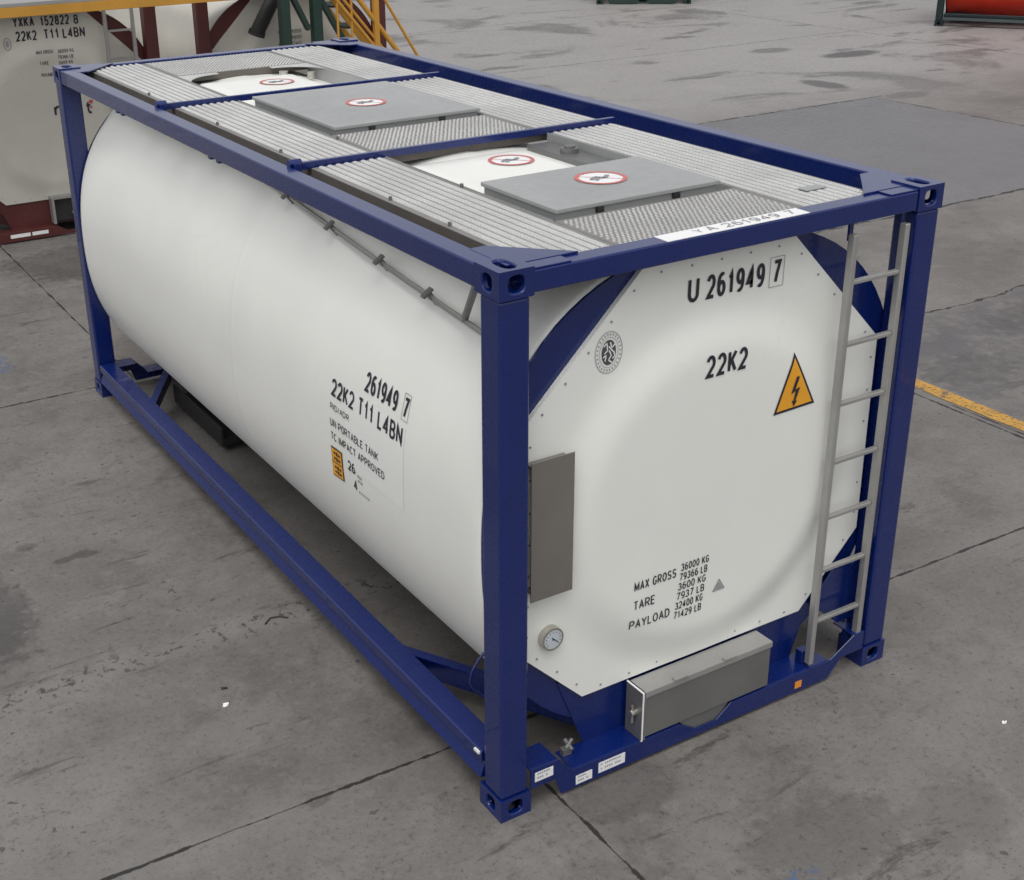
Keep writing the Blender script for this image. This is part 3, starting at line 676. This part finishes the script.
# certification seal: oval ring, dark shield with pale figures
f3 = lambda u, v: (u, bulge(u, v)-.0045, v); f4 = lambda u, v: (u, bulge(u, v)-.0075, v)
m = MB(); cx, cz = .622, 2.103
ring(m, cx, cz, .072, .094, .003, face_fn); ring(m, cx, cz, .050, .068, .002, face_fn)
for k in range(26):
    a = 2*math.pi*k/26
    if 1: stroke(m, [(cx+.056*math.cos(a), cz+.074*math.sin(a)), (cx+.065*math.cos(a), cz+.086*math.sin(a))], .005, face_fn)
m.build('seal_ring', M['pale_ink'], pn)
m = MB(); disc(m, cx, cz, .037, .056, face_fn)
m.k = 1
for q in ([(-.028, .03), (-.012, .045), (-.008, .01), (-.024, -.002)], [(.006, .045), (.014, .018), (.030, .034)], [(-.030, -.018), (-.014, -.008), (-.02, -.036)], [(0, .01), (.012, -.014), (-.002, -.034), (.016, -.046)], [(.024, .004), (.03, -.02), (.018, -.03)], [(-.002, .028), (.022, .0)]):
    stroke(m, [(cx+a, cz+b) for a, b in q], .006, f3)
m.build('seal_emblem', [M['seal_grey'], M['sticker']], pn)
# high-voltage warning triangle
def tri(s): 
    gx, gz = 1.672, 1.705
    return [(gx+(x-gx)*s, gz+(z-gz)*s) for x, z in ((1.553, 1.605), (1.812, 1.612), (1.660, 1.895))]
m = MB(); tri_fill(m, tri(1), face_fn); m.k = 1; tri_fill(m, tri(.86), f3)
m.k = 0; m.add([f4(1.682+a, 1.70+b) for a, b in ((-.002, .075), (-.030, -.008), (-.002, .004), (-.012, -.045), (-.022, -.042), (-.008, -.074), (.012, -.046), (.0, -.048), (.024, .018), (-.006, .010), (.016, .072))], [tuple(range(11))])
m.build('warning_triangle', [M['ink'], M['yellow']], pn)

# --- lettering on the tank side (u = -Y)
m = MB(); vs = []; fs = []; K = 36
for i in range(K+1):
    z = 1.22+.42*i/K; vs += [(side_x(z, .0014), 1.42, z), (side_x(z, .0014), .83, z)]
m.add(vs, [(2*i, 2*i+1, 2*i+3, 2*i+2) for i in range(K)]); m.build('decal_film', M['film'], tb)
LIFT[:] = [1, 0, 0]
word(tb, 'side_lettering', '261949', -1.240, 1.676, .312, .097, side_fn); word(tb, 'side_lettering', '7', -.872, 1.676, .042, .095, side_fn)
word(tb, 'side_lettering', '22K2 T11 L4BN', -1.572, 1.543, .724, .091, side_fn)
word(tb, 'side_lettering', 'RID/ADR', -1.580, 1.470, .205, .032, side_fn, .01); word(tb, 'side_lettering', 'UN PORTABLE TANK', -1.582, 1.378, .512, .042, side_fn, .01)
word(tb, 'side_lettering', 'TC IMPACT APPROVED', -1.580, 1.303, .570, .042, side_fn, .01)
word(tb, 'side_lettering', '26', -1.402, 1.200, .078, .056, side_fn); word(tb, 'side_lettering', '4', -1.352, 1.110, .034, .058, side_fn)
LIFT[:] = [0, 1, 0]
for grp in (((-1.303, 1.196, .018, .018), (-1.280, 1.194, .022, .018)), ((-1.303, 1.170, .020, .018), (-1.276, 1.168, .022, .018)), tuple((-1.303+.024*k, 1.108, .014, .016) for k in range(5))):
    m = MB()
    for (u, v, wd, ht) in grp: stroke(m, [(u, v+ht/2), (u+wd, v+ht/2)], ht*.6, side_fn)
    m.build('small_print', M['pale_ink'], tb)
m = MB()
for a, b in (((-.878, 1.664), (-.822, 1.664)), ((-.822, 1.664), (-.822, 1.786)), ((-.878, 1.786), (-.822, 1.786)), ((-.878, 1.664), (-.878, 1.786))): stroke(m, [a, b], .003, side_fn)
m.build('check_digit_box', M['pale_ink'], tb)
side2 = lambda u, v: (side_x(v, .005), -u, v); side3 = lambda u, v: (side_x(v, .0065), -u, v)
m = MB(); m.k = 0; m.add([side_fn(-1.592, 1.092), side_fn(-1.464, 1.102), side_fn(-1.464, 1.266), side_fn(-1.588, 1.262)], [(0, 1, 2, 3)])
m.k = 1; m.add([side2(-1.585, 1.100), side2(-1.471, 1.109), side2(-1.471, 1.259), side2(-1.581, 1.255)], [(0, 1, 2, 3)]); m.k = 0
for zz in (1.235, 1.205, 1.155, 1.128):
    for k in range(3): stroke(m, [(-1.555+.026*k, zz), (-1.537+.026*k, zz)], .012 if k != 1 else .02, side3)
stroke(m, [(-1.583, 1.18), (-1.473, 1.184)], .004, side3)
m.build('orange_plate', [M['ink'], M['yellow']], tb)

# --- stickers on the sill and the top rail
def sill_sticker(x0, x1, z0, z1, mat=M['sticker'], rows=2):
    m = MB(); m.box(x0, x1, .0015, .0035, z0, z1); o = m.build('sill_sticker', mat, root)
    if rows:
        t = MB()
        for r_ in range(rows):
            z = z0+(z1-z0)*(.28+.44*r_); n = int((x1-x0)/.012)
            for k in range(1, n-1):
                if random.random() < .8: t.add([(x0+k*.012, .001, z), (x0+k*.012+.008, .001, z), (x0+k*.012+.008, .001, z+.010), (x0+k*.012, .001, z+.010)], [(0, 1, 2, 3)])
        t.build('sticker_print', M['pale_ink'], o)
sill_sticker(.185, .285, .150, .200); sill_sticker(.415, .508, .036, .085); sill_sticker(.545, .700, .046, .103); 
sill_sticker(1.795, 1.840, .042, .082, M['orange'], 0)
top_fn = lambda u, v: (u, v, 2.5775)
m = MB(); m.box(.815, 1.60, .008, .098, 2.5742, 2.5765); tl = m.build('number_label', M['sticker'], root)
LIFT[:] = [0, 0, 1]
word(tl, 'label_print', 'A', 1.06, .030, .05, .055, top_fn, .02, M['pale_ink']); word(tl, 'label_print', '261949', 1.15, .030, .31, .055, top_fn, .02, M['pale_ink']); word(tl, 'label_print', '7', 1.51, .030, .04, .055, top_fn, .02, M['pale_ink']); word(tl, 'label_print', 'Y', .995, .03, .04, .05, top_fn, .01, M['pale_ink'])
LIFT[:] = [0, 1, 0]

# ================================================================ containers behind
def simple_ladder(root, x0, x1):
    for x in (x0, x1): MB().box(x-.018, x+.018, .010, .045, .14, 2.42).build('ladder_stile', M['galv'], root)
    for k in range(7): z = .39+.30*k; MB().box(x0+.019, x1-.019, .018, .04, z-.011, z+.011).build('ladder_rung', M['galv'], root)
A, Atb, Apn = tank_container((0.0, 10.8, 0), 0, M['maroon'], M['cream'], M['cream'], False)
tag(A, 'cream tank container numbered 152822 in an oxide red frame, behind the left end', 'tank container', 'tank containers parked behind')
simple_ladder(A, 1.85, 2.16)
for t, u, v, wd, ht in (('YXKA', .885, 2.298, .225, .102), ('152822', 1.175, 2.290, .315, .102), ('8', 1.535, 2.285, .055, .100), ('22K2', .895, 2.152, .225, .105), ('T11', 1.195, 2.150, .165, .105), ('L4BN', 1.400, 2.146, .245, .105)):
    word(Apn, 'number_lettering', t, u, v, wd, ht, face_fn)
for t, u, v, wd, ht in (('MAX GROSS', 1.076, 2.006, .185, .038), ('36000 KG', 1.308, 2.000, .18, .038), ('79366 LB', 1.302, 1.937, .17, .038), ('TARE', 1.097, 1.889, .10, .038), ('3600 KG', 1.302, 1.880, .16, .036), ('PAYLOAD', 1.102, 1.764, .12, .038)):
    word(Apn, 'weight_lettering', t, u, v, wd, ht, face_fn, .01)
m = MB(); ring(m, .797, 2.133, .042, .068, .012, face_fn); m.build('seal_ring', M['pale_ink'], Apn)
m = MB(); disc(m, .797, 2.133, .018, .035, face_fn); m.build('seal_emblem', M['pale_ink'], Apn)
word(Apn, 'owner_lettering', 'r', 1.175, 1.33, .10, .15, face_fn); word(Apn, 'owner_lettering', 't', 1.528, 1.315, .09, .14, face_fn)
for u, v, r_ in ((1.603, 1.446, .024), (1.60, 1.385, .014)):
    m = MB(); disc(m, u, v, r_, r_, face_fn, 16); m.build('owner_dot', M['red'], Apn)
m = MB(); m.box(1.03, 1.55, .06, .12, .16, .42); vb = m.build('valve_box', M['rubber'], A, bevel=.006)
for q in ((1.0, 1.029, .0, .12, .15, .45), (1.0295, 1.58, .0, .12, .425, .45)): MB().box(*q).build('valve_box_frame', M['galv'], vb)
m = MB(); m.tube([(1.25, .03, .22), (1.32, .03, .30), (1.45, .03, .33)], .05, 14); m.build('valve', M['steel'], vb)
for x0, x1 in ((.50, .72), (.74, .92)): MB().box(x0, x1, .0, .0035, .06, .10).build('sill_sticker', M['sticker'], A)

B, Btb, Bpn = tank_container((2.90, 10.8, 0), 0, M['maroon'], M['cream'], M['cream'], False)
tag(B, 'cream tank container in red frame behind the green posts of the yellow stair platform', 'tank container', 'tank containers parked behind')
m = MB(); m.tube([(.70, -.06, 2.05), (.96, -.02, 2.42)], .085, 20); m.tube([(.68, -.064, 2.01), (.704, -.059, 2.06)], .10, 20); m.build('hose_tube', M['rubber'], B)
for i in range(5): word(Bpn, 'weight_lettering', ('MAX GROSS', 'TARE 3600', 'PAYLOAD', '22K2 T11', 'L4BN')[i], 1.02, 1.98-.07*i, .30, .04, face_fn, .01)

Dn = Vector((1.0, -1.62, 0)).normalized()
rz = math.atan2(Dn.x, -Dn.y)                       # local +Y runs against Dn, the long side faces the camera
G, Gtb, Gpn = tank_container((22.34+6.058*Dn.x, 16.65+6.058*Dn.y, 0), rz, M['teal'], M['tank_red'], M['tank_red'], False)
tag(G, 'red tank container in dark teal frame, far across the yard at the top right', 'tank container')
Fd, Ftb, Fpn = tank_container((19.0, 24.75, 0), R(-38), M['green'], M['cream'], M['cream'], False)
tag(Fd, 'container with dark green feet, farthest of all, at the top edge beyond wet concrete', 'tank container')

# ================================================================ yellow access platform with stair
P = empty('access_platform', (3.0, 10.2, 0)); tag(P, 'service platform with yellow edge beam, dark green legs and yellow stair handrails', 'platform')
def pl(m, name, mat, bevel=0.): 
    o = m.build(name, mat, P, bevel=bevel); o.data.transform(Matrix.Translation((-3.0, -10.2, 0))); return o
m = MB(); m.box(-3.5, 3.2, 10.0, 10.06, 2.505, 2.605); pl(m, 'edge_beam', M['rail_yellow'], .004)
m = MB(); m.box(-3.5, 3.2, 10.0, 10.55, 2.6065, 2.64); pl(m, 'platform_deck', M['galv'])
m = MB(); m.box(3.205, 4.32, 10.0, 10.6, 2.56, 2.60); pl(m, 'platform_deck', M['green'])
for x in (3.64, 4.03):
    m = MB(); m.box(x-.055, x+.055, 9.98, 10.09, 0, 2.555); m.box(x-.12, x+.12, 9.92, 10.15, 0, .012); pl(m, 'leg', M['green'], .004)
for a, b in (((3.72, 2.55), (3.93, 2.12)), ((4.06, 2.5), (4.42, 1.86)), ((4.42, 1.86), (4.02, 1.2))):
    m = MB(); m.beam((a[0], 10.04, a[1]), (b[0], 10.04, b[1]), .05, .085, (0, 1, 0)); pl(m, 'brace', M['green'])
m = MB(); m.beam((-1.2, 10.5, 0), (-1.2, 10.5, 2.5), .1, .1, (0, 1, 0)); pl(m, 'leg', M['green'])
def rail(a, b, r=.022):
    m = MB(); m.tube([a, b], r, 10); return pl(m, 'handrail', M['rail_yellow'])
def down(x, z, y, k, zz): return (x+(z-zz)/k, y, zz)
for (x, z, y, k, r) in ((4.24, 2.46, 10.0, 1.20, .024), (4.36, 2.42, 10.0, 1.20, .018), (4.53, 2.44, 10.0, 1.28, .03), (4.86, 2.42, 9.98, 1.62, .018)):
    rail((x-.5, y, z+.5*k), down(x, z, y, k, .55 if r > .02 else .9), r)
for x in (4.28, 4.46): rail((x, 10.0, 2.9), (x, 10.0, 1.3), .015)
m = MB(); m.box(4.74, 4.80, 9.97, 10.03, 0, 3.1); pl(m, 'stair_post', M['rail_yellow'])
for k in range(9): z = 2.3-.25*k; m = MB(); m.box(4.36+.18*k, 4.54+.18*k, 10.30, 10.72, z, z+.02); pl(m, 'stair_tread', M['green'])
for yy in (10.28, 10.74): m = MB(); m.beam((4.34, yy, 2.45), (6.15, yy, .05), .02, .09); pl(m, 'stair_stringer', M['rail_yellow'])

# ================================================================ bits of litter
def scrap(name, x, y, s, mat, label, seed):
    rnd = random.Random(seed); m = MB(); n = 9; top = []; bot = []
    for i in range(n):
        a = 2*math.pi*i/n; r = s*rnd.uniform(.6, 1.1); top.append((r*math.cos(a)*1.5, r*math.sin(a), .004+rnd.uniform(0, .006))); bot.append((r*math.cos(a)*1.5, r*math.sin(a), .001))
    m.add(top+bot, [tuple(range(n)), tuple(reversed(range(n, 2*n)))]+[(i, (i+1) % n, (i+1) % n+n, i+n) for i in range(n)])
    o = m.build(name, mat); o.location = (x, y, 0); tag(o, label, 'litter')
scrap('litter_scrap', -.715, 1.50, .016, M['sticker'], 'small white scrap lying on the concrete left of the bottom rail', 1)
scrap('litter_scrap', 2.508, -.718, .010, M['sticker'], 'tiny white scrap on the concrete near the right edge of the photo', 2)
scrap('oil_rag', -.668, 1.64, .012, M['rubber'], 'tiny dark crumb just behind the white scrap on the concrete', 4)
m = MB(); m.tube([(-.24, 2.09, .006), (-.19, 2.13, .009), (-.14, 2.12, .008), (-.10, 2.08, .006)], .004, 6); o = m.build('wire_scrap', M['rubber']); tag(o, 'short curved black wire lying on the crumbled joint beside the blue bottom rail', 'litter')
